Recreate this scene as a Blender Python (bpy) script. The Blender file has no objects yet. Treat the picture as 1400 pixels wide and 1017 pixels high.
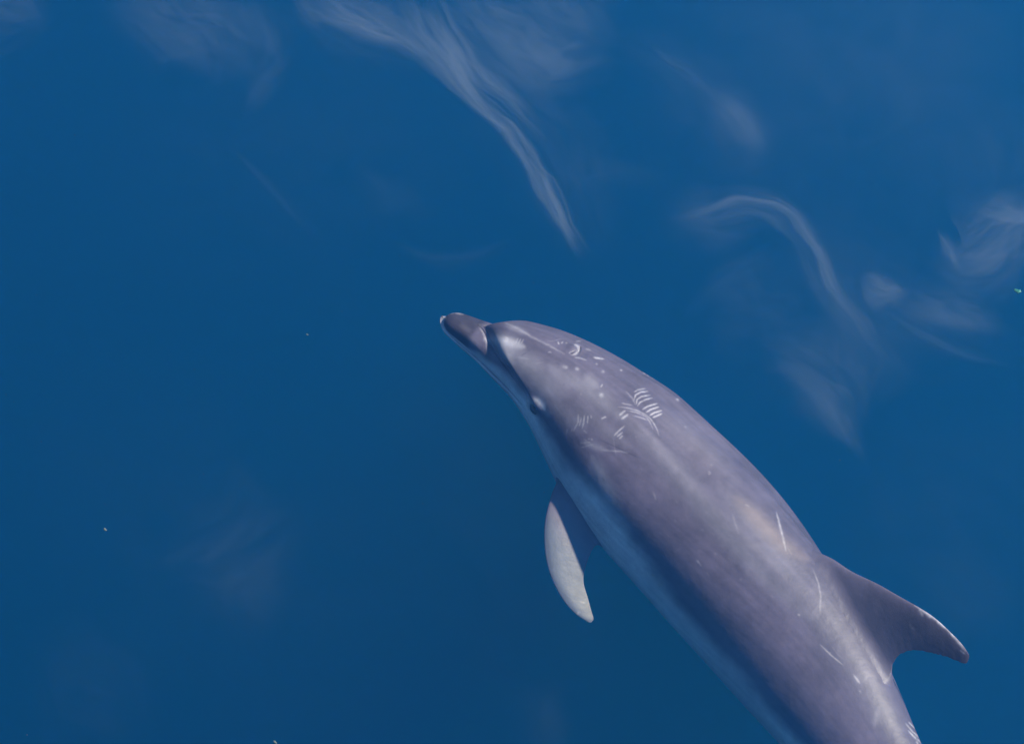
import math
import numpy as np
try:
    import bpy
except ImportError:          # geometry part can be read without Blender
    bpy = None

# ------------------------------------------------------------------ camera
PITCH = math.radians(50.0)
DIST = 6.0
F_PX, IW, IH = 3000.0, 1400.0, 1017.0
AX_R = np.array([1.0, 0.0, 0.0])
AX_U = np.array([0.0, math.sin(PITCH), math.cos(PITCH)])
AX_B = np.array([0.0, -math.cos(PITCH), math.sin(PITCH)])
CAM = np.array([0.0, 0.0, -0.2]) + DIST * AX_B
SUN_DIR = np.array([0.578, 0.03, 0.815]); SUN_DIR /= np.linalg.norm(SUN_DIR)
SUN_EL = math.asin(SUN_DIR[2]); SUN_AZ = math.atan2(SUN_DIR[0], SUN_DIR[1])
SKY_STRENGTH, SUN_STRENGTH, EXPOSURE = 0.06, 4.5, 1.7

def ray(u, v):
    d = AX_R * (u - IW / 2) / F_PX - AX_U * (v - IH / 2) / F_PX - AX_B
    return d / np.linalg.norm(d)
def on_z(u, v, z):
    d = ray(u, v); return CAM + d * ((z - CAM[2]) / d[2])
def on_plane(u, v, p0, n):
    d = ray(u, v); return CAM + d * (np.dot(p0 - CAM, n) / np.dot(d, n))
def project(P):
    q = P - CAM; zc = -(q @ AX_B)
    return np.stack([IW / 2 + F_PX * (q @ AX_R) / zc, IH / 2 - F_PX * (q @ AX_U) / zc], -1)

if bpy:
    from mathutils import Matrix, Vector
    sc = bpy.context.scene
    cam_d = bpy.data.cameras.new('camera'); cam = bpy.data.objects.new('camera', cam_d)
    sc.collection.objects.link(cam)
    m = np.eye(4); m[:3, 0] = AX_R; m[:3, 1] = AX_U; m[:3, 2] = AX_B; m[:3, 3] = CAM
    cam.matrix_world = Matrix(m.tolist())
    cam_d.sensor_fit = 'HORIZONTAL'; cam_d.sensor_width = 36.0; cam_d.lens = 36.0 * F_PX / IW
    cam_d.clip_start = 0.05; cam_d.clip_end = 50000
    sc.camera = cam
    w = bpy.data.worlds.new('World'); sc.world = w; w.use_nodes = True
    nt = w.node_tree
    sky = nt.nodes.new('ShaderNodeTexSky'); sky.sky_type = 'NISHITA'; sky.sun_disc = False; sky.air_density = 1.0; sky.dust_density = 0.1; sky.ozone_density = 10.0
    sky.sun_elevation = SUN_EL; sky.sun_rotation = SUN_AZ
    bg = nt.nodes['Background']; bg.inputs['Strength'].default_value = SKY_STRENGTH
    nt.links.new(sky.outputs[0], bg.inputs['Color'])
    sl = bpy.data.lights.new('sun', 'SUN'); sl.energy = SUN_STRENGTH; sl.angle = math.radians(2.0)
    sl.color = (1.0, 0.965, 0.92)
    so = bpy.data.objects.new('sun', sl); sc.collection.objects.link(so)
    so.location = (30, 5, 30)
    so.rotation_euler = Vector(SUN_DIR.tolist()).to_track_quat('Z', 'Y').to_euler()
    sc.view_settings.view_transform = 'Standard'; sc.view_settings.look = 'None'
    sc.view_settings.exposure = EXPOSURE; sc.view_settings.gamma = 1.0
    sc.view_settings.use_curve_mapping = False
    cy = sc.cycles
    cy.max_bounces = 12; cy.diffuse_bounces = 3; cy.glossy_bounces = 3; cy.transmission_bounces = 4
    cy.volume_bounces = 2; cy.transparent_max_bounces = 64

# ------------------------------------------------------------------ maths
def spline(xs, ys, xq):
    """natural cubic spline, ys (n,k)"""
    xs = np.asarray(xs, float); ys = np.asarray(ys, float)
    if ys.ndim == 1: ys = ys[:, None]
    n = len(xs); h = np.diff(xs)
    A = np.zeros((n, n)); r = np.zeros((n, ys.shape[1])); A[0, 0] = A[-1, -1] = 1
    for i in range(1, n - 1):
        A[i, i - 1], A[i, i], A[i, i + 1] = h[i - 1], 2 * (h[i - 1] + h[i]), h[i]
        r[i] = 6 * ((ys[i + 1] - ys[i]) / h[i] - (ys[i] - ys[i - 1]) / h[i - 1])
    M = np.linalg.solve(A, r)
    k = np.clip(np.searchsorted(xs, xq) - 1, 0, n - 2)
    d = (xq - xs[k])[:, None]; hk = h[k][:, None]
    return (ys[k] + d * ((ys[k + 1] - ys[k]) / hk - hk * (2 * M[k] + M[k + 1]) / 6)
            + d ** 2 * M[k] / 2 + d ** 3 * (M[k + 1] - M[k]) / (6 * hk))
def pchip(xs, ys, xq):
    """monotone cubic interpolation"""
    xs = np.asarray(xs, float); ys = np.asarray(ys, float); xq = np.asarray(xq, float)
    h = np.diff(xs); dl = np.diff(ys) / h
    m = np.zeros_like(ys); m[0], m[-1] = dl[0], dl[-1]
    for i in range(1, len(xs) - 1):
        if dl[i - 1] * dl[i] > 0:
            w1, w2 = 2 * h[i] + h[i - 1], h[i] + 2 * h[i - 1]
            m[i] = (w1 + w2) / (w1 / dl[i - 1] + w2 / dl[i])
    q = np.clip(xq, xs[0], xs[-1])
    k = np.clip(np.searchsorted(xs, q) - 1, 0, len(xs) - 2)
    t = (q - xs[k]) / h[k]
    return ((1 + 2 * t) * (1 - t) ** 2 * ys[k] + t * (1 - t) ** 2 * h[k] * m[k]
            + t * t * (3 - 2 * t) * ys[k + 1] + t * t * (t - 1) * h[k] * m[k + 1])
def sstep(a, b, x):
    t = np.clip((x - a) / (b - a), 0, 1); return t * t * (3 - 2 * t)
def smax(a, b, k):
    h = np.clip(0.5 + 0.5 * (a - b) / k, 0, 1)
    return b + (a - b) * h + k * h * (1 - h)
rad = math.radians

# ------------------------------------------------------------------ dolphin: spine
# where the middle of the body runs (photo pixel) and how deep it swims there
SPINE = np.array([
    (603.5, 432.5, -0.205), (657, 461, -0.210), (704, 489, -0.220), (757, 521, -0.235), (845, 605, -0.285),
    (948, 715, -0.335), (1026, 807, -0.350), (1147, 967, -0.370), (1238, 1110, -0.39), (1314, 1250, -0.39),
    (1380, 1390, -0.37), (1440, 1530, -0.34), (1484, 1640, -0.32)])
ROLL_X = [0.0, 0.35, 0.7, 1.1, 1.5, 2.0, 3.0]
ROLL_A = [12.0, 14.0, 18.0, 28.0, 43.0, 46.0, 38.0]
_pts = np.array([on_z(*p) for p in SPINE])
_t = np.concatenate([[0], np.cumsum(np.linalg.norm(np.diff(_pts, axis=0), axis=1))])
_tt = np.linspace(0, _t[-1], 3000)
_sp = spline(_t, _pts, _tt)
_arc = np.concatenate([[0], np.cumsum(np.linalg.norm(np.diff(_sp, axis=0), axis=1))])
X0 = -0.010                    # tip of the lower jaw
_arc = _arc + X0
LEN = _arc[-1]
def spine_at(x):
    x = np.atleast_1d(np.asarray(x, float))
    P = np.stack([np.interp(x, _arc, _sp[:, k]) for k in range(3)], -1)
    e = 0.02
    a = np.stack([np.interp(np.clip(x - e, X0, LEN), _arc, _sp[:, k]) for k in range(3)], -1)
    b = np.stack([np.interp(np.clip(x + e, X0, LEN), _arc, _sp[:, k]) for k in range(3)], -1)
    T = b - a; T /= np.linalg.norm(T, axis=1)[:, None]
    up = np.array([0, 0, 1.0]); d0 = up - (T @ up)[:, None] * T; d0 /= np.linalg.norm(d0, axis=1)[:, None]
    l0 = np.cross(T, d0)                  # to one side of a body seen from its tail
    r = np.radians(pchip(ROLL_X, ROLL_A, x))[:, None]
    return P, T, d0, l0, r
def frame(x):
    P, T, d0, l0, r = spine_at(x)
    s = LEFT_SIGN
    # roll tips the back towards the animal's right
    Lf = s * l0
    D = np.cos(r) * d0 - np.sin(r) * Lf
    Lt = np.cos(r) * Lf + np.sin(r) * d0
    return P, T, D, Lt
# the left flank must face the lower left of the photograph
_P, _T, _d, _l, _r = spine_at([1.0])
LEFT_SIGN = 1.0 if (_l[0] @ AX_R) < 0 else -1.0

# ------------------------------------------------------------------ dolphin: cross sections
SEC = np.array([   # x, half width, back height, belly depth
    (0.10, .052, .040, .045), (0.13, .068, .066, .050), (0.17, .084, .086, .058), (0.22, .101, .104, .072),
    (0.30, .122, .124, .094), (0.38, .141, .140, .118), (0.50, .173, .168, .160), (0.65, .206, .202, .202),
    (0.85, .217, .212, .222), (1.05, .207, .222, .222), (1.30, .174, .209, .209), (1.55, .132, .170, .181),
    (1.80, .090, .122, .126), (2.10, .064, .102, .090), (2.40, .053, .086, .068), (2.65, .033, .058, .047),
    (2.85, .022, .036, .030), (3.20, .010, .012, .012)])
JAW = np.array([
    (0.0, .027, .022, .024), (0.02, .032, .026, .033), (0.05, .038, .030, .045), (0.10, .047, .036, .057),
    (0.15, .061, .042, .058), (0.20, .078, .050, .066), (0.28, .104, .062, .086), (0.36, .133, .074, .112),
    (0.44, .154, .08, .139)])
def half_section(th, a, bu, bd, nu, nd):
    s, c = np.abs(np.sin(th)), np.cos(th)
    up = c >= 0
    b = np.where(up, bu, bd); n = np.where(up, nu, nd)
    return ((s / a) ** n + (np.abs(c) / b) ** n) ** (-1 / n)
def ridge_angle(x):
    return pchip([.4, .67, .80, 1.0, 1.26, 1.5], [18, 25, 30, 36, 36, 30], x)
def wrapdeg(th):          # signed angle from the back, degrees, left positive
    return np.degrees(np.arctan2(np.sin(th), np.cos(th)))
def mouth_angle(x):
    return pchip([0, .05, .12, .20, .28, .36], [111, 112, 111, 104, 101, 101], x)
EYE_X, EYE_A = 0.402, 84.5
BLOW_X = 0.397
def radius(x, th):
    """x, th arrays of one shape -> distance from the spine to the skin"""
    a, bu, bd = (pchip(SEC[:, 0], SEC[:, k], x) for k in (1, 2, 3))
    ja, ju, jd = (pchip(JAW[:, 0], JAW[:, k], x) for k in (1, 2, 3))
    nu = pchip([0, .3, .9, 1.3, 2.0, 3.2], [2.2, 2.15, 2.05, 1.88, 1.9, 2.0], x)
    nd = pchip([0, .3, .9, 3.2], [2.1, 2.15, 2.15, 2.0], x)
    body = half_section(th, a, bu, bd, nu, nd)
    g = wrapdeg(th); ag = np.abs(g)
    # the forehead starts behind the beak, its edge sweeping back along the cheek to the eye
    xf = pchip([0, 17, 43, 57, 66.5, 76, 83.5, 100, 180], [.110, .132, .165, .198, .237, .290, .366, .46, .50], ag)
    ln = pchip([0, 50, 95, 180], [.080, .075, .10, .15], ag)
    u = np.clip((x - xf) / ln, 0, 1)
    grow = np.sqrt(np.clip(1 - (1 - u) ** 2.3, 0, 1))
    head = body * grow
    jaw = half_section(th, ja, ju, jd, 2.3, 2.2)
    tip0 = np.where(ag < mouth_angle(x), X0 + 0.012, X0)
    tu = np.clip((x - tip0) / 0.045, 0, 1)
    jaw = jaw * np.sqrt(np.clip(1 - (1 - tu) ** 2.6, 0, 1))
    jaw = jaw * (1 + .05 * sstep(-2, 3, ag - mouth_angle(x)) * (1 - sstep(.10, .30, x)))
    blend = sstep(.34, .46, x)
    front = smax(head, jaw, 0.007)
    r = front * (1 - blend) + np.maximum(body, 0) * blend
    r = r - .0035 * np.exp(-((x - xf + .004) / .006) ** 2) * (1 - sstep(80, 92, ag))
    # mouth slit
    sm = (ag - mouth_angle(x)) * np.pi / 180 * r
    end = 1 - sstep(.32, .38, x)
    r = r - end * sstep(.0, .02, x) * .0045 * np.exp(-(sm / .0028) ** 2)
    r = r + end * .002 * np.exp(-((sm - .008) / .006) ** 2)
    # eye: brow above, hollow for the eyeball
    ex = x - EYE_X; es = (ag - EYE_A) * np.pi / 180 * r
    r = r + .0045 * np.exp(-(ex / .030) ** 2 - ((es + .016) / .012) ** 2)
    r = r - .004 * np.exp(-(ex / .018) ** 2 - (es / .007) ** 2)
    # ear side hollow and neck crease
    # blowhole: crescent slit opening to the front, raised lip before it
    bs = g * np.pi / 180 * r; bx = x - BLOW_X
    q = bx + 14.0 * bs ** 2
    w_ = 1 - sstep(.018, .026, np.abs(bs))
    r = r - w_ * .007 * np.exp(-(q / .0030) ** 2)
    r = r + .0055 * np.exp(-((bx + .016) / .012) ** 2 - (bs / .02) ** 2)
    r = r - .003 * np.exp(-((bx - .014) / .012) ** 2 - (bs / .024) ** 2)
    # long muscles of the back: ridge and shallow furrow
    am = sstep(.42, .62, x) * (1 - sstep(1.12, 1.42, x))
    r = r + am * (.0045 * np.exp(-((ag - ridge_angle(x)) / 7) ** 2) - .0050 * np.exp(-((ag - ridge_angle(x) + 14) / 8) ** 2))
    return r
def surf(x, th):
    P, T, D, Lt = frame(x.ravel())
    r = radius(x.ravel(), th.ravel())
    Q = P + r[:, None] * (np.cos(th.ravel())[:, None] * D + np.sin(th.ravel())[:, None] * Lt)
    return Q.reshape(x.shape + (3,))
# ---- END GEOMETRY
# ------------------------------------------------------------------ dolphin: mesh
def above_skin(P):
    """height of points over the trunk's skin"""
    xs = np.linspace(X0, LEN, 800); S = frame(xs)[0]
    k = np.array([np.argmin(((S - p) ** 2).sum(1)) for p in P]); x = xs[k]
    C, T, D, Lt = frame(x)
    for _ in range(3):
        x = np.clip(x + np.einsum('ij,ij->i', P - C, T), X0, LEN); C, T, D, Lt = frame(x)
    y = np.einsum('ij,ij->i', P - C, Lt); z = np.einsum('ij,ij->i', P - C, D)
    rad_ = y[:, None] * Lt + z[:, None] * D; rad_ /= np.linalg.norm(rad_, axis=1)[:, None] + 1e-9
    a = np.arctan2(y, z)
    return np.hypot(y, z) - radius(x, a), x, np.degrees(a), rad_
class Patch:
    """grid patch: points (n,m,3), closed across m or not"""
    def __init__(s, P, closed, flip=False, kind=0, x=None, ang=None):
        s.P, s.closed, s.flip, s.kind = P, closed, flip, kind
        s.x = np.zeros(P.shape[:2]) if x is None else x
        s.ang = np.zeros(P.shape[:2]) if ang is None else ang
def body_patch():
    xs = np.concatenate([np.linspace(X0 + .0004, .06, 100)[:-1], np.linspace(.06, .46, 330)[:-1],
                         np.linspace(.46, 1.75, 640)[:-1], np.linspace(1.75, LEN, 160)])
    # finer where the skin faces the photograph (left side and back)
    g = np.concatenate([np.linspace(-50, 135, 440)[:-1], np.linspace(135, 310, 110)[:-1]])
    X, TH = np.meshgrid(xs, np.radians(g), indexing='ij')
    P = surf(X, TH)
    return Patch(P, True, kind=0, x=X, ang=wrapdeg(TH))
def resample(poly, n, power=1.0):
    poly = np.asarray(poly, float)
    t = np.concatenate([[0], np.cumsum(np.linalg.norm(np.diff(poly, axis=0), axis=1))])
    q = np.linspace(0, 1, n) ** power * t[-1]
    return spline(t, poly, q)
def foil_patch(lead, trail, nrm, thick, flare, nspan=190, nch=56, kind=1, flare_len=.12, fillet=None):
    """blade between a leading and a trailing edge (3-D, root to tip)"""
    q = 1 - (1 - np.linspace(0, 1, nspan)) ** 1.7
    def rs(p):
        t = np.concatenate([[0], np.cumsum(np.linalg.norm(np.diff(p, axis=0), axis=1))])
        return spline(t, p, q * t[-1])
    A, B = rs(lead), rs(trail)
    c = 0.5 - 0.5 * np.cos(np.linspace(0, np.pi, nch // 2 + 1))       # 0 leading .. 1 trailing
    prof = 5 * (.2969 * np.sqrt(c) - .1260 * c - .3516 * c ** 2 + .2843 * c ** 3 - .1015 * c ** 4)
    chord = np.linalg.norm(B - A, axis=1)
    th = thick * chord + flare * np.exp(-q / flare_len) * np.sin(np.pi * 1)  # flare set below
    th = thick * chord * (1 + flare * np.exp(-(q / flare_len)))
    th = np.maximum(th, .004 * np.sqrt(np.clip(1 - q, 0, 1)) + 1e-4)
    rows = []
    up = A[:, None] + (B - A)[:, None] * c[None, :, None] + nrm * (th[:, None] * prof[None])[:, :, None]
    dn = A[:, None] + (B - A)[:, None] * c[None, ::-1, None] - nrm * (th[:, None] * prof[None, ::-1])[:, :, None]
    jr = np.random.default_rng(kind); jag = np.interp(q, np.linspace(0, 1, 70), jr.normal(0, .0010 if kind == 1 else 0, 70)) * sstep(.35, .5, q) * (1 - sstep(.93, 1, q))
    jd = ((B - A) / (np.linalg.norm(B - A, axis=1)[:, None] + 1e-6) * jag[:, None])[:, None]
    up = up + jd * (c ** 8)[None, :, None]; dn = dn + jd * (c[::-1] ** 8)[None, :, None]
    P = np.concatenate([up, dn[:, 1:-1]], 1)
    if fillet:
        e = np.roll(P, -1, 1) - np.roll(P, 1, 1); e /= np.linalg.norm(e, axis=2)[..., None] + 1e-9
        sp = (A + B) / 2; sp = np.gradient(sp, axis=0); sp /= np.linalg.norm(sp, axis=1)[:, None]
        out = np.cross(e, np.broadcast_to(sp[:, None], e.shape))
        if np.einsum('ijk,ijk->', out, P - P.mean(1)[:, None]) < 0: out = -out
        h = above_skin(P.reshape(-1, 3))[0].reshape(P.shape[:2])
        R_ = fillet; hc = np.clip(h, 0, R_)
        off = R_ - np.sqrt(np.clip(R_ ** 2 - (R_ - hc) ** 2, 0, None)) + np.clip(-h, 0, .01) * 1.5
        P = P + out * off[..., None]
        for _ in range(2):
            h2, _x, _a, rd = above_skin(P.reshape(-1, 3))
            drop = np.where(off.ravel() > 0, h2 - h.ravel(), 0)
            P = P - (rd * drop[:, None]).reshape(P.shape)
    h_, bx, ba, _r = above_skin(P.reshape(-1, 3))
    if fillet and kind == 1:
        return Patch(P, True, kind=kind, x=bx.reshape(P.shape[:2]), ang=ba.reshape(P.shape[:2]))
    hs = h_.reshape(P.shape[:2])
    return Patch(P, True, kind=kind, x=hs,
                 ang=np.concatenate([np.repeat(c[None], nspan, 0), np.repeat(c[None, ::-1][:, 1:-1], nspan, 0)], 1))
# dorsal fin: its outline lies in the animal's mid plane
FX = 1.36
fP, fT, fD, fL = (v[0] for v in frame(np.array([FX])))
FIN_LEAD = [(1060, 800), (1095, 772), (1120, 758.5), (1158, 777), (1197, 796.5), (1228, 814), (1253, 828), (1277.4, 844), (1302, 866.5), (1318, 884), (1325, 895)]
FIN_TRAIL = [(1165, 990), (1200, 958), (1217, 932), (1219.5, 912), (1225, 899), (1234, 892.5), (1249, 888.6), (1274, 892), (1298.5, 899), (1313, 905), (1321, 906), (1325, 898)]
fin_lead = np.array([on_plane(u, v, fP, fL) for u, v in FIN_LEAD])
fin_trail = np.array([on_plane(u, v, fP, fL) for u, v in FIN_TRAIL])
# flippers: plane through the shoulder, tilted down and back
hP, hT, hD, hL = (v[0] for v in frame(np.array([0.72])))
FLIP_LEAD = [(800, 640), (772, 650), (759, 664), (752, 682.6), (745.4, 710), (744, 737.6), (748, 770.7), (759, 801), (774.3, 825.7), (791, 842), (804, 850)]
FLIP_TRAIL = [(872, 752), (838, 752), (817, 744), (807, 757), (800.5, 776), (797.7, 792.7), (803, 814.7), (810, 839.5), (811, 847), (808, 850.5)]
flip_root = surf(np.array([[0.66]]), np.radians([[118.0]]))[0, 0]
flip_span = .80 * hL - .38 * hD + .45 * hT; flip_span /= np.linalg.norm(flip_span)
flip_nrm = np.cross(flip_span, hT); flip_nrm /= np.linalg.norm(flip_nrm)
flip_nrm = flip_nrm + .25 * hT; flip_nrm /= np.linalg.norm(flip_nrm)
if flip_nrm @ AX_B < 0: flip_nrm = -flip_nrm
flip_lead = np.array([on_plane(u, v, flip_root, flip_nrm) for u, v in FLIP_LEAD])
flip_trail = np.array([on_plane(u, v, flip_root, flip_nrm) for u, v in FLIP_TRAIL])
def mirror(p):
    q = p - hP; k = q @ hL
    return p - 2 * (k[..., None] if np.ndim(k) else k) * hL
kP, kT, kD, kL = (v[0] for v in frame(np.array([LEN - .12])))
def fluke(sgn):
    lead = [(-.10, 0), (-.02, .06), (.06, .16), (.14, .26), (.21, .325)]
    trail = [(.13, -.02), (.14, .03), (.15, .12), (.175, .22), (.225, .325)]
    f = lambda q: np.array([kP + kT * a + sgn * kL * b for a, b in q])
    return foil_patch(f(lead), f(trail), kD, .10, .3, kind=3, nspan=50)

def build_patches():
    ps = [body_patch(), foil_patch(fin_lead, fin_trail, fL, .11, .0, kind=1, flare_len=.16, fillet=.026),
          foil_patch(flip_lead, flip_trail, flip_nrm, .13, .2, kind=2, fillet=.014),
          ]
    r = foil_patch(mirror(flip_lead), mirror(flip_trail), flip_nrm - 2 * (flip_nrm @ hL) * hL, .13, .5, kind=4)
    ps += [r, fluke(1), fluke(-1)]
    V, F, K, X, A = [], [], [], [], []
    off = 0; caps = []
    for p in ps:
        n, m_ = p.P.shape[:2]
        idx = off + np.arange(n * m_).reshape(n, m_)
        j = np.roll(idx, -1, 1)
        q = np.stack([idx[:-1], idx[1:], j[1:], j[:-1]], -1).reshape(-1, 4)
        V.append(p.P.reshape(-1, 3)); F.append(q)
        K.append(np.full(n * m_, p.kind)); X.append(p.x.ravel()); A.append(p.ang.ravel())
        caps += [idx[0].tolist(), idx[-1].tolist()[::-1]]
        off += n * m_
    return np.concatenate(V), np.concatenate(F), np.concatenate(K), np.concatenate(X), np.concatenate(A), caps

# ------------------------------------------------------------------ dolphin: skin colours
CAPE = np.array([.0485, .0425, .060]); FLANK = np.array([.072, .060, .084]); BELLY = np.array([.34, .34, .35])
SCAR_AND_LIGHT = np.array([.32, .31, .33]); DARK = np.array([.018, .016, .026])
def vnoise(P, scale, seed, octs=4):
    """value noise in 3-D"""
    rng = np.random.default_rng(seed); tab = rng.random(4096)
    out = np.zeros(len(P)); amp, tot = 1.0, 0
    for o in range(octs):
        q = P * scale * 2 ** o + 17.3 * o; i = np.floor(q).astype(np.int64); f = q - i; f = f * f * (3 - 2 * f)
        s = 0
        for dx in (0, 1):
            for dy in (0, 1):
                for dz in (0, 1):
                    h = ((i[:, 0] + dx) * 73856093 ^ (i[:, 1] + dy) * 19349663 ^ (i[:, 2] + dz) * 83492791) & 4095
                    w_ = (f[:, 0] if dx else 1 - f[:, 0]) * (f[:, 1] if dy else 1 - f[:, 1]) * (f[:, 2] if dz else 1 - f[:, 2])
                    s = s + w_ * tab[h]
        out += amp * s; tot += amp; amp *= .5
    return out / tot
# tooth rakes, nicks, pale patches, painted ridge light and sheen: photo pixels, half width, strength
MARKS_AND_LIGHT = [
 ([(695, 488), (735, 516), (775, 540)], 20, .26), ([(755, 555), (800, 588)], 13, .16), ([(735, 530), (760, 550)], 12, .14),  # soft sheen over forehead and cheek, painted as paler skin
 ([(1250, 827), (1262, 835), (1276, 844), (1290, 855), (1303, 868), (1316, 883)], 2.4, .75),
 ([(729, 545), (736, 548), (742, 554), (745, 561)], 3.9, 1.5),
 ([(867, 536), (872, 533), (883, 531)], 1.3, .55), ([(867, 547), (869, 540), (876, 536), (886, 535)], 1.4, .75),
 ([(870, 553), (871, 546), (877, 542), (889, 540)], 1.4, .75), ([(871.5, 555), (875, 550), (883, 546), (892, 544)], 1.4, .7),
 ([(878, 560), (885, 555.5), (899, 551.5)], 1.5, .8), ([(883, 564), (889, 560), (901, 556)], 1.5, .85),
 ([(888, 568), (895, 564), (905, 561)], 1.5, .85), ([(892, 571), (899, 568), (905.5, 565)], 1.5, .8),
 ([(844.6, 556), (857, 557.4), (871, 561), (883, 567), (889, 572), (894, 579), (899, 588.5), (901, 596)], 1.4, .42),
 ([(857, 561), (871, 564), (883, 569), (888, 576), (893, 586.5)], 1.4, .36), ([(865, 568), (877, 571), (886, 575)], 1.4, .34),
 ([(849.5, 551), (865, 554)], 1.2, .3), ([(855, 534), (865, 545), (869, 554)], 1.6, .25),
 ([(846.5, 568), (855, 561)], 2.0, .8), ([(849.5, 573), (859, 566)], 2.1, .85), ([(839, 596), (846.5, 588.5), (854, 582)], 1.5, .7),
 ([(843.6, 597), (851.5, 590.5)], 1.4, .6), ([(847.5, 599), (850.5, 596)], 1.5, .6), ([(823, 572), (827.5, 570)], 1.7, .6),
 ([(822, 540), (822.5, 540.4)], 3.6, .8), ([(821, 529.5), (824, 525)], 1.3, .6), ([(824, 508), (824.5, 508)], 2.6, .4),
 ([(849, 506), (849.5, 506)], 1.8, .45), ([(881, 510), (881.5, 510)], 2, .5), ([(886, 513), (886.5, 513)], 1.6, .45), ([(893, 516), (893.5, 516)], 2, .55),
 ([(926, 546), (926.5, 546.5)], 2.4, .45), ([(967.5, 646.5), (969.5, 644.5), (971.5, 646.5), (969.5, 648.5), (967.5, 646.5)], .9, .35),
 ([(820, 615), (849, 617), (859, 619)], 1.8, .28),
 ([(790.5, 565.5), (790.5, 576.5), (783.7, 590)], 1.3, .6), ([(795, 570), (792, 583)], 1.3, .5), ([(799, 567), (798, 578), (796, 585.5)], 1.4, .65),
 ([(804, 567.5), (803, 579)], 1.3, .55), ([(808, 568), (808.4, 571)], 1.3, .45), ([(776, 586), (774, 594)], 1.3, .25), ([(783, 586), (780, 591)], 1.2, .25),
 ([(809, 600.5), (809.5, 601)], 1.6, .45), ([(805, 600), (805.4, 600)], 1.3, .35), ([(799, 589), (801.5, 591.5)], 1.6, .3),
 ([(810, 625), (822, 655), (835, 680), (848, 695)], 10, .42), ([(796, 604), (806, 608), (816, 611), (830, 616)], 5, .28),
 ([(792, 606), (808, 604)], 1.2, .3), ([(794, 612), (812, 607)], 1.2, .3), ([(798, 600), (812, 610)], 1.2, .25),
 ([(952, 765), (956, 771)], 1.2, .3), ([(954, 765), (959, 775)], 1.2, .35), ([(966, 781), (969, 787)], 1.4, .2),
 ([(893, 671), (897, 684)], 1.6, .22),
 ([(690, 441), (708, 449), (726, 460), (750, 472), (772, 484)], 2.2, .28),
 ([(811, 488.5), (818, 489.6), (825.7, 491)], 1.7, .8), ([(785, 488.5), (794, 489.5), (802, 492.7)], 1.4, .5),
 ([(771, 501), (774, 502)], 3.0, .42), ([(788.5, 504), (789.5, 504.5)], 3.2, .42), ([(815.6, 497.5), (816, 498)], 1.7, .4),
 ([(763, 468), (764, 470)], 1.2, .6), ([(768, 469), (769, 468)], 1.2, .7), ([(774, 469), (774.6, 469)], 1.2, .5),
 ([(800, 477), (808, 479)], 2.2, .25), ([(787, 467), (795, 466)], 1.6, .25), ([(749, 482), (752, 481), (754, 483)], 1.2, .35),
 ([(704.5, 470), (708.6, 461.5)], 1.1, .45), ([(708.5, 470), (712.4, 462.5)], 1.1, .45), ([(712.5, 469.5), (716, 463.5)], 1.1, .4),
 ([(686, 466), (693, 467), (694, 463), (690, 460)], 1.8, .6),
 ([(664, 464), (686, 466), (716, 474)], 8, .95), ([(674, 470), (690, 482), (700, 496)], 11, .55), ([(700, 478), (740, 505)], 12, .18), ([(690, 443), (705, 449), (722, 457)], 5, .22), ([(706, 488), (724, 491)], 1.2, .25),
 ([(752, 500), (775, 516), (795, 528), (822, 545), (850, 570)], 13, .24), ([(800, 512), (818, 530)], 7, .22), ([(845, 565), (872, 590), (910, 628), (960, 692), (1050, 792), (1110, 845)], 14, .17), ([(780, 545), (830, 590), (860, 610)], 12, .10),  # ridge streak: partly pale blaze, partly water-focused light painted into the skin
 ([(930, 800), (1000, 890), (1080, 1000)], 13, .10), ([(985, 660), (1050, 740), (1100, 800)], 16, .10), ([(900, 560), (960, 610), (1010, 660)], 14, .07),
 ([(785, 470.5), (790.5, 474), (791.5, 478), (789, 482), (783, 485.5)], 2.8, .72),
 ([(729, 543), (735, 546), (741, 552), (744, 560)], 4.6, .80), ([(744, 558), (752, 570)], 4, .28),
 ([(655, 444), (661, 456), (665, 470), (666, 483)], 2.0, .34), ([(640, 458), (650, 468), (656, 476)], 5, .12), ([(632, 446), (640, 452)], 4, .08),
 ([(602.5, 444), (604.5, 437), (609, 431.5)], 3.6, .9), ([(605, 446), (608, 450)], 3.2, .5), ([(612, 429), (621, 427), (634, 430)], 2.0, .5),
 ([(604, 451), (622, 473), (646, 494), (670, 516), (700, 548), (716, 566)], 3.2, .40),  # lit edge of the lower lip, painted pale
 ([(1061.5, 700), (1068.5, 727), (1074.6, 753)], 1.9, .62), ([(1112, 779), (1119, 797), (1122, 815), (1121, 841)], 1.6, .30),
 ([(1121, 880.5), (1136, 895), (1153, 909)], 1.5, .48), ([(1167, 921.6), (1175.6, 934)], 2.1, .58), ([(1202, 965), (1195, 994)], 4, .2),
 ([(1241.6, 986), (1251.7, 996)], 1.3, .7), ([(1238, 988), (1248, 1000), (1257, 1007.5)], 1.4, .75), ([(1241.6, 998), (1250, 1007), (1260, 1014.7)], 1.5, .8), ([(1252, 1013), (1256, 1017)], 1.4, .7),
 ([(1092, 840), (1092.6, 840.6)], 1.8, .6), ([(1020, 690), (1024, 692)], 1.8, .25), ([(1001, 702), (1010, 730)], 2.5, .12),
 ([(1256, 832), (1262, 842)], 2.5, .5), ([(1266, 838), (1274, 844)], 3.0, .7), ([(1280, 848), (1292, 858)], 2.6, .6), ([(1300, 866), (1312, 880), (1320, 890)], 2.4, .6),
 ([(1312, 888), (1320, 894)], 1.6, .6), ([(1242, 850), (1247, 858), (1254, 863)], 1.3, .25), ([(1219, 906), (1222, 925), (1228, 944)], 2.0, .22),
 ([(791, 836.5), (789.5, 839)], 1.6, .5), ([(795, 822.5), (799, 824)], 1.5, .5),
]
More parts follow.
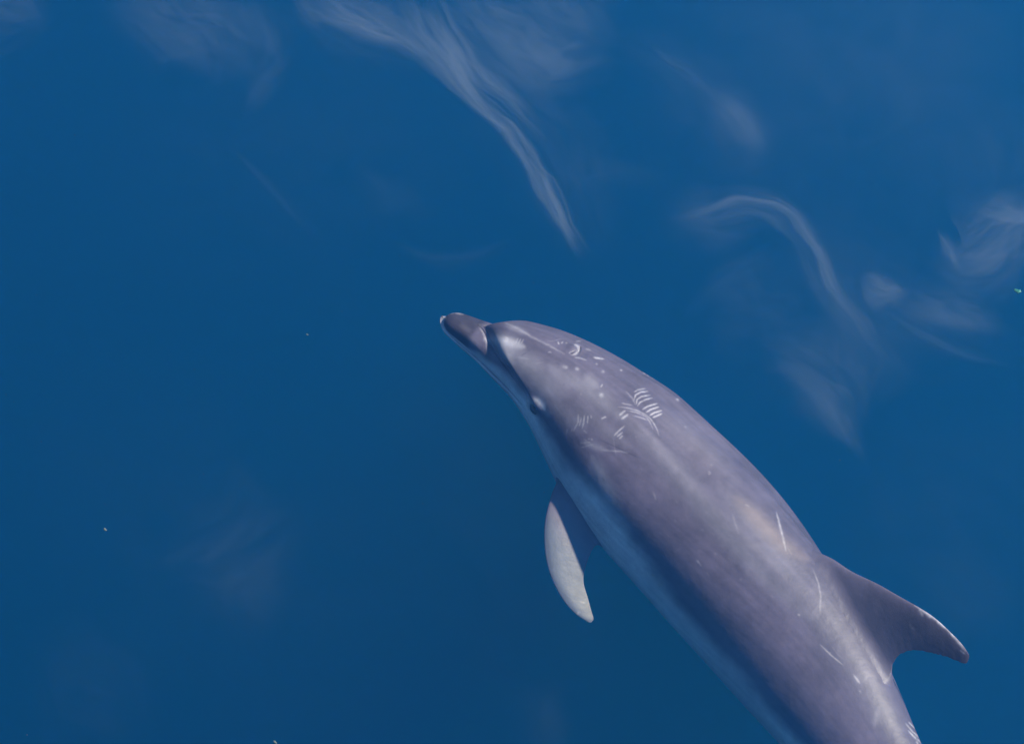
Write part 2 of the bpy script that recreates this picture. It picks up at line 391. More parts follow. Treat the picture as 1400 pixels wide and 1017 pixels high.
WARM = [([(1005, 680), (1040, 715), (1070, 745), (1105, 765)], 11, .42), ([(930, 590), (990, 650)], 16, .06)]
DARKS_AND_SHADE = [  # dark marks, plus shade of groove and flank painted in
 ([(606, 446), (615, 458), (628, 470), (640, 480), (652, 490), (665, 502), (678, 515), (690, 527), (703, 541), (714, 553)], 1.5, 1.0),
 ([(820, 601), (840, 610), (859, 619), (876, 627)], 1.3, .75), ([(712, 486.5), (720, 482)], 1.5, .6), ([(716, 496), (718, 492)], 1.2, .5), ([(722, 480), (723, 478)], 1.2, .4),
 ([(760, 495), (766, 499)], 2.0, .6), ([(770, 492), (780, 500)], 5, .22), ([(842, 527), (841, 533)], 1.6, .35), ([(818, 500), (819, 501)], 2.2, .4),
 ([(727, 545), (733, 549), (740, 556), (744, 562)], 0.9, .75), ([(770, 527), (772, 524)], 1.2, .5), ([(727, 466), (728, 468)], 1.3, .5),
 ([(792.6, 474), (794, 478.5), (792, 484), (786, 488)], 1.5, .9),
 ([(676, 455), (700, 459), (722, 468), (745, 481), (768, 494)], 4.2, .42), ([(675, 441), (700, 443), (735, 455)], 5, .22),
 ([(665, 446), (668, 462), (676, 485), (690, 508), (706, 530), (722, 552)], 3.5, .25),  # shade in the groove under the forehead, painted dark
 ([(718, 505), (735, 520), (750, 520)], 12, .10),
 ([(610, 436), (616, 448), (632, 466), (655, 487), (668, 492)], 4.5, .45), ([(721, 551), (729, 559), (738, 569)], 5.0, .9),
 ([(760, 600), (790, 612)], 12, .10), ([(850, 640), (900, 700), (960, 780)], 26, .12), ([(888, 578), (920, 620), (955, 662), (1000, 712), (1040, 755)], 10, .26), ([(880, 760), (940, 835), (1010, 930), (1060, 1010)], 14, .35), ([(985, 800), (1050, 890), (1110, 990)], 16, .22),  # furrow beside the ridge and shaded flank, painted darker into the skin
 ([(750, 682), (747, 730), (756, 790), (790, 840)], 2.2, .45), ([(1316, 890), (1322, 900)], 4, .2),
 ([(762, 664), (782, 682), (795, 706)], 1.2, .5),
]
def seg_dist(uv, poly):
    poly = np.asarray(poly, float)
    best = np.full(len(uv), 1e9); at = np.zeros(len(uv))
    ln_ = np.concatenate([[0], np.cumsum(np.linalg.norm(np.diff(poly, axis=0), axis=1))])
    for k, (a, b) in enumerate(zip(poly[:-1], poly[1:])):
        ab = b - a; t = np.clip(((uv - a) @ ab) / max(ab @ ab, 1e-9), 0, 1)
        d = np.linalg.norm(uv - a - t[:, None] * ab, axis=1)
        at = np.where(d < best, (ln_[k] + t * (ln_[k + 1] - ln_[k])) / ln_[-1], at); best = np.minimum(best, d)
    return best, at, ln_[-1]
def paint(V, N, K, X, A):
    n1 = vnoise(V, 9, 1); n2 = vnoise(V, 40, 2); n3 = vnoise(V * np.array([1, 1, 1]), 150, 3, 3)
    ag = np.abs(A) + (n1 - .5) * 24
    n4 = np.full(len(V), .5); tr_ = K <= 1
    n4[tr_] = vnoise(np.stack([X[tr_] * 7, A[tr_] * .32, X[tr_] * 0], 1), 1.0, 4, 5)
    body = (K <= 1)
    col = np.where((body)[:, None], 0.0, FLANK[None] * .85)
    cape = 1 - sstep(35, 75, ag)
    be = pchip([0, .10, .17, .25, .34, .45, .55, .65, .8, .97, 1.2, 1.5, 2.2, 3], [112, 110, 84, 80, 84, 88, 88, 86, 87, 98, 114, 130, 150, 165], X)
    belly = sstep(-9, 9, np.abs(A) + (n1 - .5) * 14 - be)
    c = CAPE * cape[:, None] + FLANK * (1 - cape[:, None])
    c = c * (1 - belly[:, None]) + BELLY * belly[:, None]
    col[body] = c[body]
    flp = (K == 2) | (K == 4)
    wr = sstep(.02, .10, X[flp])[:, None]; col[flp] = np.array([.105, .084, .110]) * (1 - wr) + np.array([.058, .066, .088]) * wr  # root painted lighter to lift the part in shadow

    bk = (K == 0) & (X < .125) & (np.abs(A) < 109)
    col[bk] *= (1 - .58 * (1 - sstep(.105, .125, X[bk])))[:, None]
    col *= (1 + (n1 - .5) * .50 + (n2 - .5) * .34 + (n3 - .5) * .20 + (n4 - .5) * .45)[:, None]
    uv = project(V)
    facing = np.einsum('ij,ij->i', N, CAM - V) > 0
    ok = facing & (K <= 2) & (uv[:, 0] > 580) & (uv[:, 1] < 1030)
    ids = np.nonzero(ok)[0]; u = uv[ids]
    def apply(lst, colour, soft):
        for poly, hw, st in lst:
            p = np.asarray(poly, float); pad = hw * 2.6
            s = ((u[:, 0] > p[:, 0].min() - pad) & (u[:, 0] < p[:, 0].max() + pad) &
                 (u[:, 1] > p[:, 1].min() - pad) & (u[:, 1] < p[:, 1].max() + pad))
            k = ids[s]
            if not len(k): continue
            d, at, total = seg_dist(u[s], p)
            if total > 3 * hw:
                e_ = np.clip(np.minimum(at, 1 - at) * (5 if hw < 4 else 3.5), 0, 1); d = d / (.35 + .65 * np.sqrt(e_)); hw_f = .45 + .55 * e_
            else: hw_f = 1.0
            if hw >= 4: wgt = np.exp(-(d / hw) ** 2) * (.75 + .5 * n2[k])
            else: wgt = np.exp(-(d / (hw * .72)) ** 2) * (.30 + 1.1 * n3[k])
            wgt = np.clip(wgt * st * .68 * hw_f, 0, 1)[:, None]
            col[k] = col[k] * (1 - wgt) + colour * wgt
    rng = np.random.default_rng(11); fine = []
    for _ in range(24):
        t = rng.random(); c = np.array([700, 480]) * (1 - t) + np.array([1160, 930]) * t + rng.normal(0, 60, 2)
        a_ = rng.choice([.85, .85, 2.6, 1.5, -.2]) + rng.normal(0, .3); l = rng.uniform(5, 26)
        e_ = np.array([math.cos(a_), math.sin(a_)]) * l / 2; b_ = np.array([-e_[1], e_[0]]) * rng.normal(0, .10)
        fine.append(([tuple(c - e_), tuple(c + b_), tuple(c + e_)], rng.uniform(.8, 1.3), rng.uniform(.06, .20)))
    apply(fine[:15], SCAR_AND_LIGHT, 0); apply(fine[15:], DARK, 0)
    apply([([tuple(c), tuple(c + .5)], rng.uniform(.9, 2.0), rng.uniform(.08, .25)) for c in (np.array([700, 470]) * (1 - t) + np.array([1180, 940]) * t + rng.normal(0, 55, 2) for t in rng.random(35))], SCAR_AND_LIGHT, 0)
    apply(WARM, np.array([.20, .15, .125]), 1)
    apply([m_ for m_ in MARKS_AND_LIGHT if m_[1] >= 4], SCAR_AND_LIGHT, 1)
    apply(DARKS_AND_SHADE, DARK, 1)
    apply([m_ for m_ in MARKS_AND_LIGHT if m_[1] < 4], SCAR_AND_LIGHT, 0)
    return np.clip(col, .01, .9)

# ------------------------------------------------------------------ Blender side
def new_mat(name):
    mt = bpy.data.materials.new(name); mt.use_nodes = True
    for n in list(mt.node_tree.nodes): mt.node_tree.nodes.remove(n)
    return mt, mt.node_tree.nodes, mt.node_tree.links
def node(ns, kind, **kw):
    n = ns.new(kind)
    for k, v in kw.items():
        if k in n.inputs: n.inputs[k].default_value = v
        else: setattr(n, k, v)
    return n
def link_obj(name, me, parent=None):
    o = bpy.data.objects.new(name, me); sc.collection.objects.link(o); o.parent = parent
    return o
def tag(o, label=None, cat=None, group=None, kind=None):
    for k, v in (('label', label), ('category', cat), ('group', group), ('kind', kind)):
        if v: o[k] = v
    return o
def mesh_from(name, V, F, mat, smooth=True):
    me = bpy.data.meshes.new(name)
    V = np.asarray(V, np.float32); F = np.asarray(F, np.int32)
    me.vertices.add(len(V)); me.vertices.foreach_set('co', V.ravel())
    me.loops.add(F.size); me.loops.foreach_set('vertex_index', F.ravel())
    me.polygons.add(len(F))
    me.polygons.foreach_set('loop_start', np.arange(0, F.size, F.shape[1], dtype=np.int32))
    me.update(calc_edges=True)
    me.polygons.foreach_set('use_smooth', np.full(len(F), smooth))
    me.materials.append(mat)
    return me

def skin_material():
    mt, ns, ln = new_mat('dolphin_skin')
    at = node(ns, 'ShaderNodeAttribute', attribute_name='skin')
    tc = node(ns, 'ShaderNodeTexCoord')
    nz = node(ns, 'ShaderNodeTexNoise', Scale=260.0, Detail=4.0, Roughness=.6)
    nb = node(ns, 'ShaderNodeTexNoise', Scale=28.0, Detail=3.0)
    ln.new(tc.outputs['Object'], nz.inputs['Vector']); ln.new(tc.outputs['Object'], nb.inputs['Vector'])
    b1 = node(ns, 'ShaderNodeBump', Strength=.12, Distance=.002); b2 = node(ns, 'ShaderNodeBump', Strength=.15, Distance=.01)
    ln.new(nz.outputs['Fac'], b1.inputs['Height']); ln.new(nb.outputs['Fac'], b2.inputs['Height'])
    ln.new(b2.outputs[0], b1.inputs['Normal'])
    rg = node(ns, 'ShaderNodeMapRange'); rg.inputs['To Min'].default_value = .38; rg.inputs['To Max'].default_value = .55
    ln.new(nb.outputs['Fac'], rg.inputs['Value'])
    p = node(ns, 'ShaderNodeBsdfPrincipled'); p.inputs['Specular IOR Level'].default_value = .22
    ln.new(at.outputs['Color'], p.inputs['Base Color']); ln.new(rg.outputs[0], p.inputs['Roughness'])
    ln.new(b1.outputs[0], p.inputs['Normal'])
    o = node(ns, 'ShaderNodeOutputMaterial'); ln.new(p.outputs[0], o.inputs['Surface'])
    return mt
def simple_mat(name, col, rough=.4, spec=.4, trans=0.0, scale=60.0):
    mt, ns, ln = new_mat(name)
    tc = node(ns, 'ShaderNodeTexCoord'); nz = node(ns, 'ShaderNodeTexNoise', Scale=scale, Detail=3.0)
    ln.new(tc.outputs['Object'], nz.inputs['Vector'])
    mx = node(ns, 'ShaderNodeMix', data_type='RGBA'); ln.new(nz.outputs['Fac'], mx.inputs['Factor'])
    mx.inputs[6].default_value = (*[c * .75 for c in col], 1); mx.inputs[7].default_value = (*[min(c * 1.2, 1) for c in col], 1)
    p = node(ns, 'ShaderNodeBsdfPrincipled', Roughness=rough); p.inputs['Specular IOR Level'].default_value = spec
    ln.new(mx.outputs[2], p.inputs['Base Color'])
    out = p.outputs[0]
    if trans:
        tr = node(ns, 'ShaderNodeBsdfTransparent'); ms = node(ns, 'ShaderNodeMixShader', Fac=trans)
        ln.new(p.outputs[0], ms.inputs[1]); ln.new(tr.outputs[0], ms.inputs[2]); out = ms.outputs[0]
    o = node(ns, 'ShaderNodeOutputMaterial'); ln.new(out, o.inputs['Surface'])
    return mt

# sea: one closed body of water, calm surface on top
SEA_SCATTER = (0.0006, 0.200, 0.555)      # per metre
SEA_ABSORB = (0.42, 0.315, 0.24)
def sea():
    mt, ns, ln = new_mat('sea_water')
    tc = node(ns, 'ShaderNodeTexCoord')
    n1 = node(ns, 'ShaderNodeTexNoise', Scale=.55, Detail=2.0); n2 = node(ns, 'ShaderNodeTexNoise', Scale=3.0, Detail=2.0)
    ln.new(tc.outputs['Object'], n1.inputs['Vector']); ln.new(tc.outputs['Object'], n2.inputs['Vector'])
    b1 = node(ns, 'ShaderNodeBump', Strength=1.0, Distance=.004); b2 = node(ns, 'ShaderNodeBump', Strength=1.0, Distance=.0003)
    ln.new(n1.outputs['Fac'], b1.inputs['Height']); ln.new(n2.outputs['Fac'], b2.inputs['Height']); ln.new(b1.outputs[0], b2.inputs['Normal'])
    fr = node(ns, 'ShaderNodeFresnel', IOR=1.50); ln.new(b2.outputs[0], fr.inputs['Normal'])
    gl = node(ns, 'ShaderNodeBsdfGlossy', Roughness=.002); ln.new(b2.outputs[0], gl.inputs['Normal'])
    tr = node(ns, 'ShaderNodeBsdfTransparent')
    ms = node(ns, 'ShaderNodeMixShader'); ln.new(fr.outputs[0], ms.inputs[0]); ln.new(tr.outputs[0], ms.inputs[1]); ln.new(gl.outputs[0], ms.inputs[2])
    # the surface seen from below and the sides of the body of water let light through
    geo = node(ns, 'ShaderNodeNewGeometry'); m2 = node(ns, 'ShaderNodeMixShader')
    ln.new(geo.outputs['Backfacing'], m2.inputs[0]); ln.new(ms.outputs[0], m2.inputs[1]); ln.new(tr.outputs[0], m2.inputs[2])
    ds = sum(SEA_SCATTER); mxs, mxa = max(SEA_SCATTER), max(SEA_ABSORB)
    vs = node(ns, 'ShaderNodeVolumeScatter', Density=mxs, Anisotropy=0.7); vs.inputs['Color'].default_value = (*[c / mxs for c in SEA_SCATTER], 1)
    va = node(ns, 'ShaderNodeVolumeAbsorption', Density=mxa); va.inputs['Color'].default_value = (*[1 - c / mxa for c in SEA_ABSORB], 1)
    ad = node(ns, 'ShaderNodeAddShader'); ln.new(vs.outputs[0], ad.inputs[0]); ln.new(va.outputs[0], ad.inputs[1])
    o = node(ns, 'ShaderNodeOutputMaterial'); ln.new(m2.outputs[0], o.inputs['Surface']); ln.new(ad.outputs[0], o.inputs['Volume'])
    s, d = 6000.0, 80.0
    V = [(-s, -s, -d), (s, -s, -d), (s, s, -d), (-s, s, -d), (-s, -s, 0), (s, -s, 0), (s, s, 0), (-s, s, 0)]
    F = [(0, 3, 2, 1), (4, 5, 6, 7), (0, 1, 5, 4), (1, 2, 6, 5), (2, 3, 7, 6), (3, 0, 4, 7)]
    ob = link_obj('sea_water', mesh_from('sea_water', V, F, mt, False))
    tag(ob, 'calm deep blue sea water with a smooth reflecting surface', kind='structure')
    return ob

def dolphin():
    V, F, K, X, A, caps = build_patches()
    mt = skin_material()
    root = bpy.data.objects.new('dolphin', None); sc.collection.objects.link(root)
    root.empty_display_size = .2
    base = frame(np.array([1.0]))[0][0]; root.location = base.tolist()
    tag(root, 'grey bottlenose dolphin with tooth rake scars gliding just under the blue water', 'dolphin')
    V = V - base
    me = mesh_from('body', V, F, mt)
    # close the open ends
    bm_caps = [c for c in caps]
    n = np.zeros(len(V) * 3, np.float32); me.vertices.foreach_get('normal', n); N = n.reshape(-1, 3).astype(float)
    # make all patches face outwards
    col = None
    off = 0; kinds = K
    flipF = F.copy()
    ctr = np.zeros_like(V)
    P, T, D, Lt = frame(np.clip(X, X0, LEN)); 
    bodyv = K == 0
    outward = np.einsum('ij,ij->i', N[bodyv], (V + base - P)[bodyv]).mean()
    sgn = np.ones(len(V))
    if outward < 0:
        sgn[:] = -1
    # blades share the winding rule of the body only by luck, test each one by its volume
    fk = K[F[:, 0]]; starts = np.nonzero(np.diff(np.concatenate([[-1], fk])))[0].tolist() + [len(F)]
    for a, b in zip(starts[:-1], starts[1:]):
        f = F[a:b]; c0 = V[f].mean((0, 1))
        p = V[f] - c0
        vol = (np.einsum('ij,ij->i', p[:, 0], np.cross(p[:, 1], p[:, 2])) + np.einsum('ij,ij->i', p[:, 0], np.cross(p[:, 2], p[:, 3]))).sum()
        if vol < 0:
            flipF[a:b] = f[:, ::-1]; sgn[np.unique(f)] = -1
        else:
            sgn[np.unique(f)] = 1
    N = N * sgn[:, None]
    col = paint(V + base, N, K, X, A)
    bpy.data.meshes.remove(me)
    # cap polygons
    me = bpy.data.meshes.new('body')
    nloop = flipF.size + sum(len(c) for c in caps)
    me.vertices.add(len(V)); me.vertices.foreach_set('co', V.astype(np.float32).ravel())
    vi = np.concatenate([flipF.ravel()] + [np.array(c) for c in caps]).astype(np.int32)
    ls = np.concatenate([np.arange(0, flipF.size, 4), flipF.size + np.cumsum([0] + [len(c) for c in caps])[:-1]]).astype(np.int32)
    me.loops.add(nloop); me.loops.foreach_set('vertex_index', vi)
    me.polygons.add(len(ls)); me.polygons.foreach_set('loop_start', ls)
    me.update(calc_edges=True)
    me.polygons.foreach_set('use_smooth', np.full(len(ls), True))
    me.materials.append(mt)
    ca = me.attributes.new('skin', 'FLOAT_COLOR', 'POINT')
    ca.data.foreach_set('color', np.concatenate([col, np.ones((len(col), 1))], 1).astype(np.float32).ravel())
    ob = link_obj('body', me, root)
    # eyes
    em = simple_mat('eye', (.018, .014, .014), .12, .5)
    for sg in (1, -1):
        ang = np.radians(np.array([[sg * (EYE_A + 1.5)]]))
        c = surf(np.array([[EYE_X]]), ang)[0, 0]
        c2 = surf(np.array([[EYE_X + .02]]), ang)[0, 0]; c3 = surf(np.array([[EYE_X]]), ang + .05)[0, 0]
        tx = c2 - c; tx /= np.linalg.norm(tx); ty = c3 - c; ty -= (ty @ tx) * tx; ty /= np.linalg.norm(ty); nz = np.cross(tx, ty)
        if nz @ (c - frame(np.array([EYE_X]))[0][0]) < 0: nz = -nz
        nu, nv = 32, 17
        uu, vv = np.meshgrid(np.linspace(0, 2 * np.pi, nu, endpoint=False), np.linspace(.02, np.pi - .02, nv))
        Q = (np.cos(uu) * np.sin(vv))[..., None] * tx * .0175 + (np.sin(uu) * np.sin(vv))[..., None] * ty * .0110 + np.cos(vv)[..., None] * nz * .0085
        Q = Q.reshape(-1, 3) + c - nz * .0002 - base
        idx = np.arange(nu * nv).reshape(nv, nu); j = np.roll(idx, -1, 1)
        Fq = np.stack([idx[:-1], idx[1:], j[1:], j[:-1]], -1).reshape(-1, 4)
        link_obj('eye', mesh_from('eye', Q, Fq, em), root)
    print('dolphin verts', len(V), 'fin height', np.linalg.norm(fin_lead[-1] - fin_lead[2]), 'flipper', np.linalg.norm(flip_lead[-1] - flip_lead[2]), 'tip z', flip_lead[-1][2], 'root z', flip_root)
    return root

# cirrus high above, seen only mirrored in the sea: photo pixel path, half width in pixels, density
CLOUD_H = 6000.0
WISPS = [
 ('veil', [(820, -60), (1000, 80), (1180, 230), (1420, 330)], [90, 190, 210, 160], .045),
 ('veil', [(-60, 560), (200, 660), (420, 820), (640, 1060)], [80, 150, 170, 120], .022),
 ('veil', [(560, 1080), (700, 860), (620, 640), (420, 430)], [80, 120, 130, 80], .020),
 ('veil', [(1180, 560), (1290, 680), (1440, 800)], [70, 120, 120], .035),
 ('veil', [(100, 120), (300, 200), (520, 180), (700, 320)], [60, 120, 130, 70], .025),
 ('veil', [(810, 55), (900, 90), (965, 140), (1012, 210), (1055, 288)], [20, 30, 36, 32, 14], .11),
 ('veil', [(620, 30), (690, 120), (745, 195), (800, 290), (835, 380)], [26, 48, 52, 44, 16], .10),
 ('veil', [(1040, 300), (1120, 345), (1200, 402), (1290, 440), (1420, 470)], [12, 40, 52, 46, 30], .11),
 ('veil', [(960, 370), (1035, 420), (1085, 480)], [16, 54, 30], .09),
 ('veil', [(1300, 140), (1340, 220), (1372, 300)], [30, 60, 40], .07),
 ('streak', [(540, -30), (553, 8), (578, 48), (612, 92), (652, 142), (692, 182), (717, 217), (737, 257), (757, 294), (778, 332), (806, 368)], [24, 24, 24, 20, 12, 11, 14, 15, 14, 12, 8], .80),
 ('streak', [(548, -30), (562, 10), (590, 56), (622, 98), (655, 140), (690, 180)], [7, 8, 9, 8, 6, 4], .60),
 ('streak', [(400, -30), (440, -4), (500, 32), (556, 62), (610, 102), (650, 142)], [30, 30, 28, 22, 14, 6], .55),
 ('veil', [(380, -30), (440, 0), (505, 36), (560, 66), (612, 104)], [36, 38, 36, 28, 14], .30),
 ('streak', [(578, -30), (588, 10), (603, 52), (640, 98), (682, 134), (722, 176), (760, 214)], [8, 8, 9, 11, 11, 9, 5], .42),
 ('streak', [(596, -30), (606, 20), (626, 62), (660, 108), (700, 146)], [5, 5, 6, 6, 4], .25),
 ('streak', [(715, 215), (735, 238), (752, 258), (768, 296), (786, 330), (808, 358)], [5, 7, 9, 9, 8, 5], .50),
 ('veil', [(600, -40), (650, 5), (705, 48), (765, 74), (850, 84)], [26, 40, 44, 36, 16], .50),
 ('veil', [(690, -40), (745, 0), (800, 30), (845, 75)], [30, 42, 46, 16], .34),
 ('streak', [(970, 132), (1000, 150), (1022, 178), (1034, 230)], [10, 22, 24, 8], .22),
 ('veil', [(960, 130), (1000, 150), (1026, 180), (1036, 235)], [12, 28, 28, 10], .18),
 ('streak', [(880, 50), (935, 98), (1000, 155)], [5, 9, 6], .14),
 ('streak', [(905, 304), (955, 292), (1005, 281), (1052, 289), (1092, 317), (1122, 357), (1150, 402), (1182, 446), (1210, 500)], [8, 18, 18, 18, 17, 18, 22, 24, 8], .46),
 ('veil', [(905, 270), (945, 292), (1000, 300), (1060, 300)], [10, 34, 28, 8], .20),
 ('veil', [(1030, 450), (1085, 482), (1128, 530), (1154, 575), (1186, 630)], [10, 44, 46, 26, 5], .32),
 ('veil', [(1130, 390), (1170, 450), (1185, 500), (1160, 545)], [14, 36, 40, 12], .20),
 ('streak', [(1060, 480), (1110, 520), (1150, 570), (1185, 625)], [8, 16, 14, 4], .20),
 ('veil', [(930, 430), (1005, 372), (1085, 340)], [5, 20, 8], .09),
 ('streak', [(1176, 366), (1204, 386), (1246, 398)], [8, 20, 6], .45),
 ('veil', [(1215, 398), (1262, 412), (1315, 420), (1380, 446)], [6, 20, 25, 8], .32),
 ('streak', [(1200, 405), (1260, 448), (1310, 472), (1390, 494)], [4, 9, 9, 5], .10),
 ('veil', [(1278, 318), (1308, 348), (1350, 328), (1396, 298), (1460, 285)], [8, 36, 46, 32, 26], .55),
 ('streak', [(1280, 312), (1292, 338), (1312, 368)], [5, 10, 5], .35),
 ('streak', [(1325, 276), (1375, 284), (1440, 292)], [5, 12, 10], .4),
 ('veil', [(150, -40), (225, 10), (290, 54), (330, 120)], [36, 52, 46, 12], .26),
 ('veil', [(338, 165), (364, 112), (405, 70)], [4, 18, 5], .10),
 ('veil', [(290, 20), (340, 60), (356, 120)], [20, 42, 12], .13),
 ('streak', [(405, -20), (418, 14), (444, 46)], [6, 9, 4], .20),
 ('veil', [(-60, 0), (10, 20), (80, 40)], [50, 50, 20], .14),
 ('veil', [(200, 775), (290, 738), (350, 722), (420, 690)], [16, 62, 70, 16], .10),
 ('veil', [(345, 720), (345, 810), (352, 900)], [20, 42, 10], .06),
 ('veil', [(480, 215), (540, 260), (610, 290)], [6, 24, 6], .05),
 ('streak', [(530, 316), (580, 345), (625, 354), (670, 344), (712, 324)], [4, 8, 9, 8, 4], .05),
 ('streak', [(310, 190), (370, 250), (440, 330)], [3, 9, 4], .045),
 ('veil', [(740, 250), (820, 234), (920, 246)], [4, 14, 4], .06),
 ('veil', [(765, 1050), (740, 985), (775, 930)], [16, 30, 6], .08),
 ('veil', [(1230, 750), (1310, 795), (1420, 860)], [14, 44, 40], .04),
 ('veil', [(40, 850), (120, 935), (200, 1030)], [20, 64, 50], .04),
 ('veil', [(900, -60), (1080, 40), (1200, 110), (1310, 190), (1450, 260)], [50, 100, 110, 100, 80], .04),
 ('veil', [(1100, -60), (1250, 20), (1450, 100)], [80, 120, 120], .04),
]
def mirror_hit(u, v, h):
    d = ray(u, v); p = CAM + d * (-CAM[2] / d[2]); d = d * np.array([1, 1, -1])
    return p + d * (h / d[2])
def cloud_material(kind):
    mt, ns, ln = new_mat('cirrus_' + kind)
    uv = node(ns, 'ShaderNodeUVMap', uv_map='UVMap'); at = node(ns, 'ShaderNodeAttribute', attribute_name='cloud_cover')
    st = kind == 'streak'
    mp = node(ns, 'ShaderNodeMapping'); ln.new(uv.outputs[0], mp.inputs['Vector'])
    mp.inputs['Scale'].default_value = (.42, 2.6, 1) if st else (.62, 1.5, 1)
    n1 = node(ns, 'ShaderNodeTexNoise', Scale=1.0, Detail=6.0, Roughness=.52, Distortion=.5 if st else .9); ln.new(mp.outputs[0], n1.inputs['Vector'])
    r = node(ns, 'ShaderNodeMapRange', interpolation_type='SMOOTHSTEP'); ln.new(n1.outputs['Fac'], r.inputs['Value'])
    r.inputs['From Min'].default_value = .30 if st else .28; r.inputs['From Max'].default_value = .74 if st else .76
    e = node(ns, 'ShaderNodeMath', operation='MULTIPLY', use_clamp=True); ln.new(r.outputs[0], e.inputs[0]); ln.new(at.outputs['Fac'], e.inputs[1])
    tl = node(ns, 'ShaderNodeBsdfTranslucent'); tl.inputs['Color'].default_value = (.88, .95, 1.0, 1)
    tr = node(ns, 'ShaderNodeBsdfTransparent'); ms = node(ns, 'ShaderNodeMixShader')
    ln.new(e.outputs[0], ms.inputs[0]); ln.new(tr.outputs[0], ms.inputs[1]); ln.new(tl.outputs[0], ms.inputs[2])
    o = node(ns, 'ShaderNodeOutputMaterial'); ln.new(ms.outputs[0], o.inputs['Surface'])
    return mt
def clouds():
    rng = np.random.default_rng(5)
    mats = {k: cloud_material(k) for k in ('streak', 'veil')}
    AV, AF, AU, AD, AM, tot = [], [], [], [], [], 0
    for wi, (kind, path, hw, dens) in enumerate(WISPS):
        layers = 6 if kind == 'streak' else 4
        n = 70; m_ = 15
        path = np.array(path, float); t = np.concatenate([[0], np.cumsum(np.linalg.norm(np.diff(path, axis=0), axis=1))])
        q = np.linspace(0, t[-1], n); C = spline(t, path, q); Wd = 1.22 * pchip(t, np.array(hw, float), q)
        Tn = np.gradient(C, axis=0); Tn /= np.linalg.norm(Tn, axis=1)[:, None]; Nn = np.stack([-Tn[:, 1], Tn[:, 0]], -1)
        Vs, Fs, UV, DN = [], [], [], []
        off = 0
        for L in range(layers):
            sh = rng.normal(0, .34 if kind == 'streak' else .2); ws = rng.uniform(.2, .9) if kind == 'streak' else rng.uniform(.7, 1.3); ph = rng.random(2) * 50
            wob = np.interp(q, np.linspace(0, t[-1], 7), rng.normal(0, .16, 7))
            h = CLOUD_H + L * 60.0 + rng.uniform(0, 30)
            vv = np.linspace(-1, 1, m_)
            grid = C[:, None] + Nn[:, None] * (Wd[:, None] * (sh + wob[:, None] + vv[None] * ws * 1.25))[..., None]
            for i in range(n):
                for j in range(m_):
                    Vs.append(mirror_hit(grid[i, j, 0], grid[i, j, 1], h))
            idx = off + np.arange(n * m_).reshape(n, m_)
            Fs.append(np.stack([idx[:-1, :-1], idx[1:, :-1], idx[1:, 1:], idx[:-1, 1:]], -1).reshape(-1, 4)); off += n * m_
            ends = np.clip(np.minimum(q, t[-1] - q) / (t[-1] * .42), 0, 1); ends = ends * ends * (3 - 2 * ends)
            prof = np.clip(1 - vv ** 2, 0, 1) ** (1.5 if kind == 'streak' else 2.0)
            DN.append(((ends * dens * rng.uniform(.5, 1.0) * (.58 if kind == 'streak' else .48))[:, None] * prof[None]).ravel())
            UV.append(np.stack([np.repeat((q / 60.0)[:, None], m_, 1) + ph[0], vv[None] * np.maximum(ws, .5) * np.clip(Wd / 22, .5, 3)[:, None] ** .7 + ph[1]], -1).reshape(-1, 2))
        AV.append(np.array(Vs)); AF.append(np.concatenate(Fs) + tot); tot += len(Vs)
        AU.append(np.concatenate(UV)); AD.append(np.concatenate(DN)); AM.append(np.full(len(AF[-1]), 0 if kind == 'streak' else 1))
    F = np.concatenate(AF); me = mesh_from('cirrus_cloud', np.concatenate(AV), F, mats['streak']); me.materials.append(mats['veil'])
    me.polygons.foreach_set('material_index', np.concatenate(AM).astype(np.int32))
    uvl = me.uv_layers.new(name='UVMap'); uvl.data.foreach_set('uv', np.concatenate(AU)[F.ravel()].astype(np.float32).ravel())
    da = me.attributes.new('cloud_cover', 'FLOAT', 'POINT'); da.data.foreach_set('value', np.concatenate(AD).astype(np.float32))
    tag(link_obj('cirrus_cloud', me), 'thin white wisps of high cirrus cloud mirrored as streaks in the smooth sea', kind='stuff')

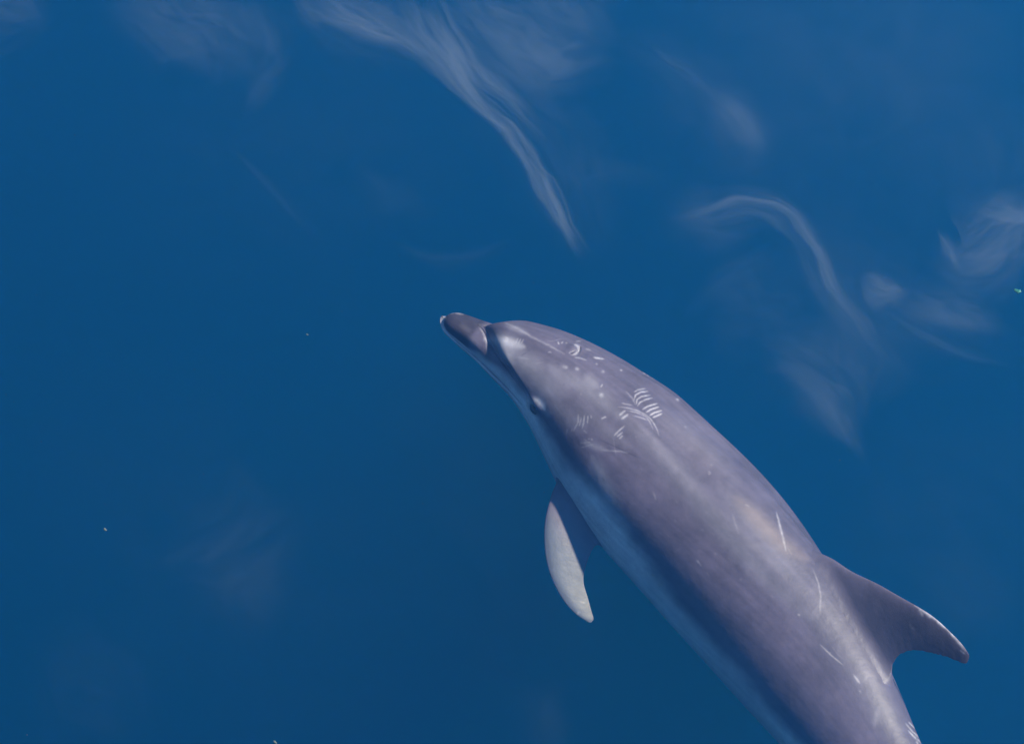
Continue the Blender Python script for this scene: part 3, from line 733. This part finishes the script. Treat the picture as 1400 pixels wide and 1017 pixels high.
def specks():
    pale = simple_mat('pale_scrap', (.055, .075, .06), .5, .3, 0, 300)
    rng = np.random.default_rng(3)
    def flake(u, v, z, ln_px, wd_px, ang, mat, name, label, cat):
        c = on_z(u, v, z); n = 9; a = math.radians(ang); s = 1 / 500.0
        e1 = np.array([math.cos(a), math.sin(a), .1]); e2 = np.array([-math.sin(a), math.cos(a), .25])
        e3 = np.cross(e1, e2)
        V = []; F = []
        for k in range(n):
            f = k / (n - 1) * 2 - 1; r = math.sqrt(max(0, 1 - f * f)) * (1 + .25 * rng.normal()) + .05
            for j in range(8):
                b = j / 8 * 2 * math.pi
                V.append(e1 * f * ln_px * s * .5 + e2 * math.cos(b) * r * wd_px * s * .5 + e3 * math.sin(b) * r * wd_px * s * .2 + e2 * .2 * f * f * wd_px * s)
        for k in range(n - 1):
            for j in range(8):
                F.append((k * 8 + j, k * 8 + (j + 1) % 8, k * 8 + 8 + (j + 1) % 8, k * 8 + 8 + j))
        ob = link_obj(name, mesh_from(name, np.array(V), F, mat)); ob.location = c.tolist()
        tag(ob, label, cat)
    flake(143.6, 723.6, -.03, 6.5, 2.8, -50, pale, 'drifting_scrap', 'tiny pale scrap drifting alone in dark water beside a faint cloud reflection', 'debris')
    flake(420, 457.5, -.04, 4, 1.6, -40, pale, 'drifting_scrap', 'tiny pale scrap drifting in open water ahead of the dolphin beak', 'debris')
    flake(376, 1014, -.03, 6, 2, -45, pale, 'drifting_scrap', 'thin pale sliver drifting below the faint round cloud reflection', 'debris')
    V, F = [], []
    for _ in range(80):
        c = on_z(rng.uniform(-20, 1420), rng.uniform(-20, 1040), -rng.uniform(.02, .6)); r = rng.uniform(.0004, .0011)
        k = len(V); d = rng.normal(0, 1, 3); d /= np.linalg.norm(d)
        a_ = np.cross(d, [0, 0, 1.0]); a_ /= np.linalg.norm(a_); b_ = np.cross(d, a_)
        for q in (d * 2.0, a_, b_, -a_, -b_, -d * 2.0): V.append(c + q * r)
        F += [(k, k + 1, k + 2), (k, k + 2, k + 3), (k, k + 3, k + 4), (k, k + 4, k + 1), (k + 5, k + 2, k + 1), (k + 5, k + 3, k + 2), (k + 5, k + 4, k + 3), (k + 5, k + 1, k + 4)]
    tag(link_obj('plankton', mesh_from('plankton', np.array(V), F, pale)), 'scattered pale specks of plankton hanging in the blue water', kind='stuff')
    green = simple_mat('green_weed', (.02, .12, .09), .5, .3, .25, 200)
    flake(1391, 398, -.10, 11, 5, -35, green, 'weed_scrap', 'small teal green weed scrap drifting near the feathery cloud reflection', 'weed')

if bpy:
    sea()
    dolphin()
    specks()
    clouds()
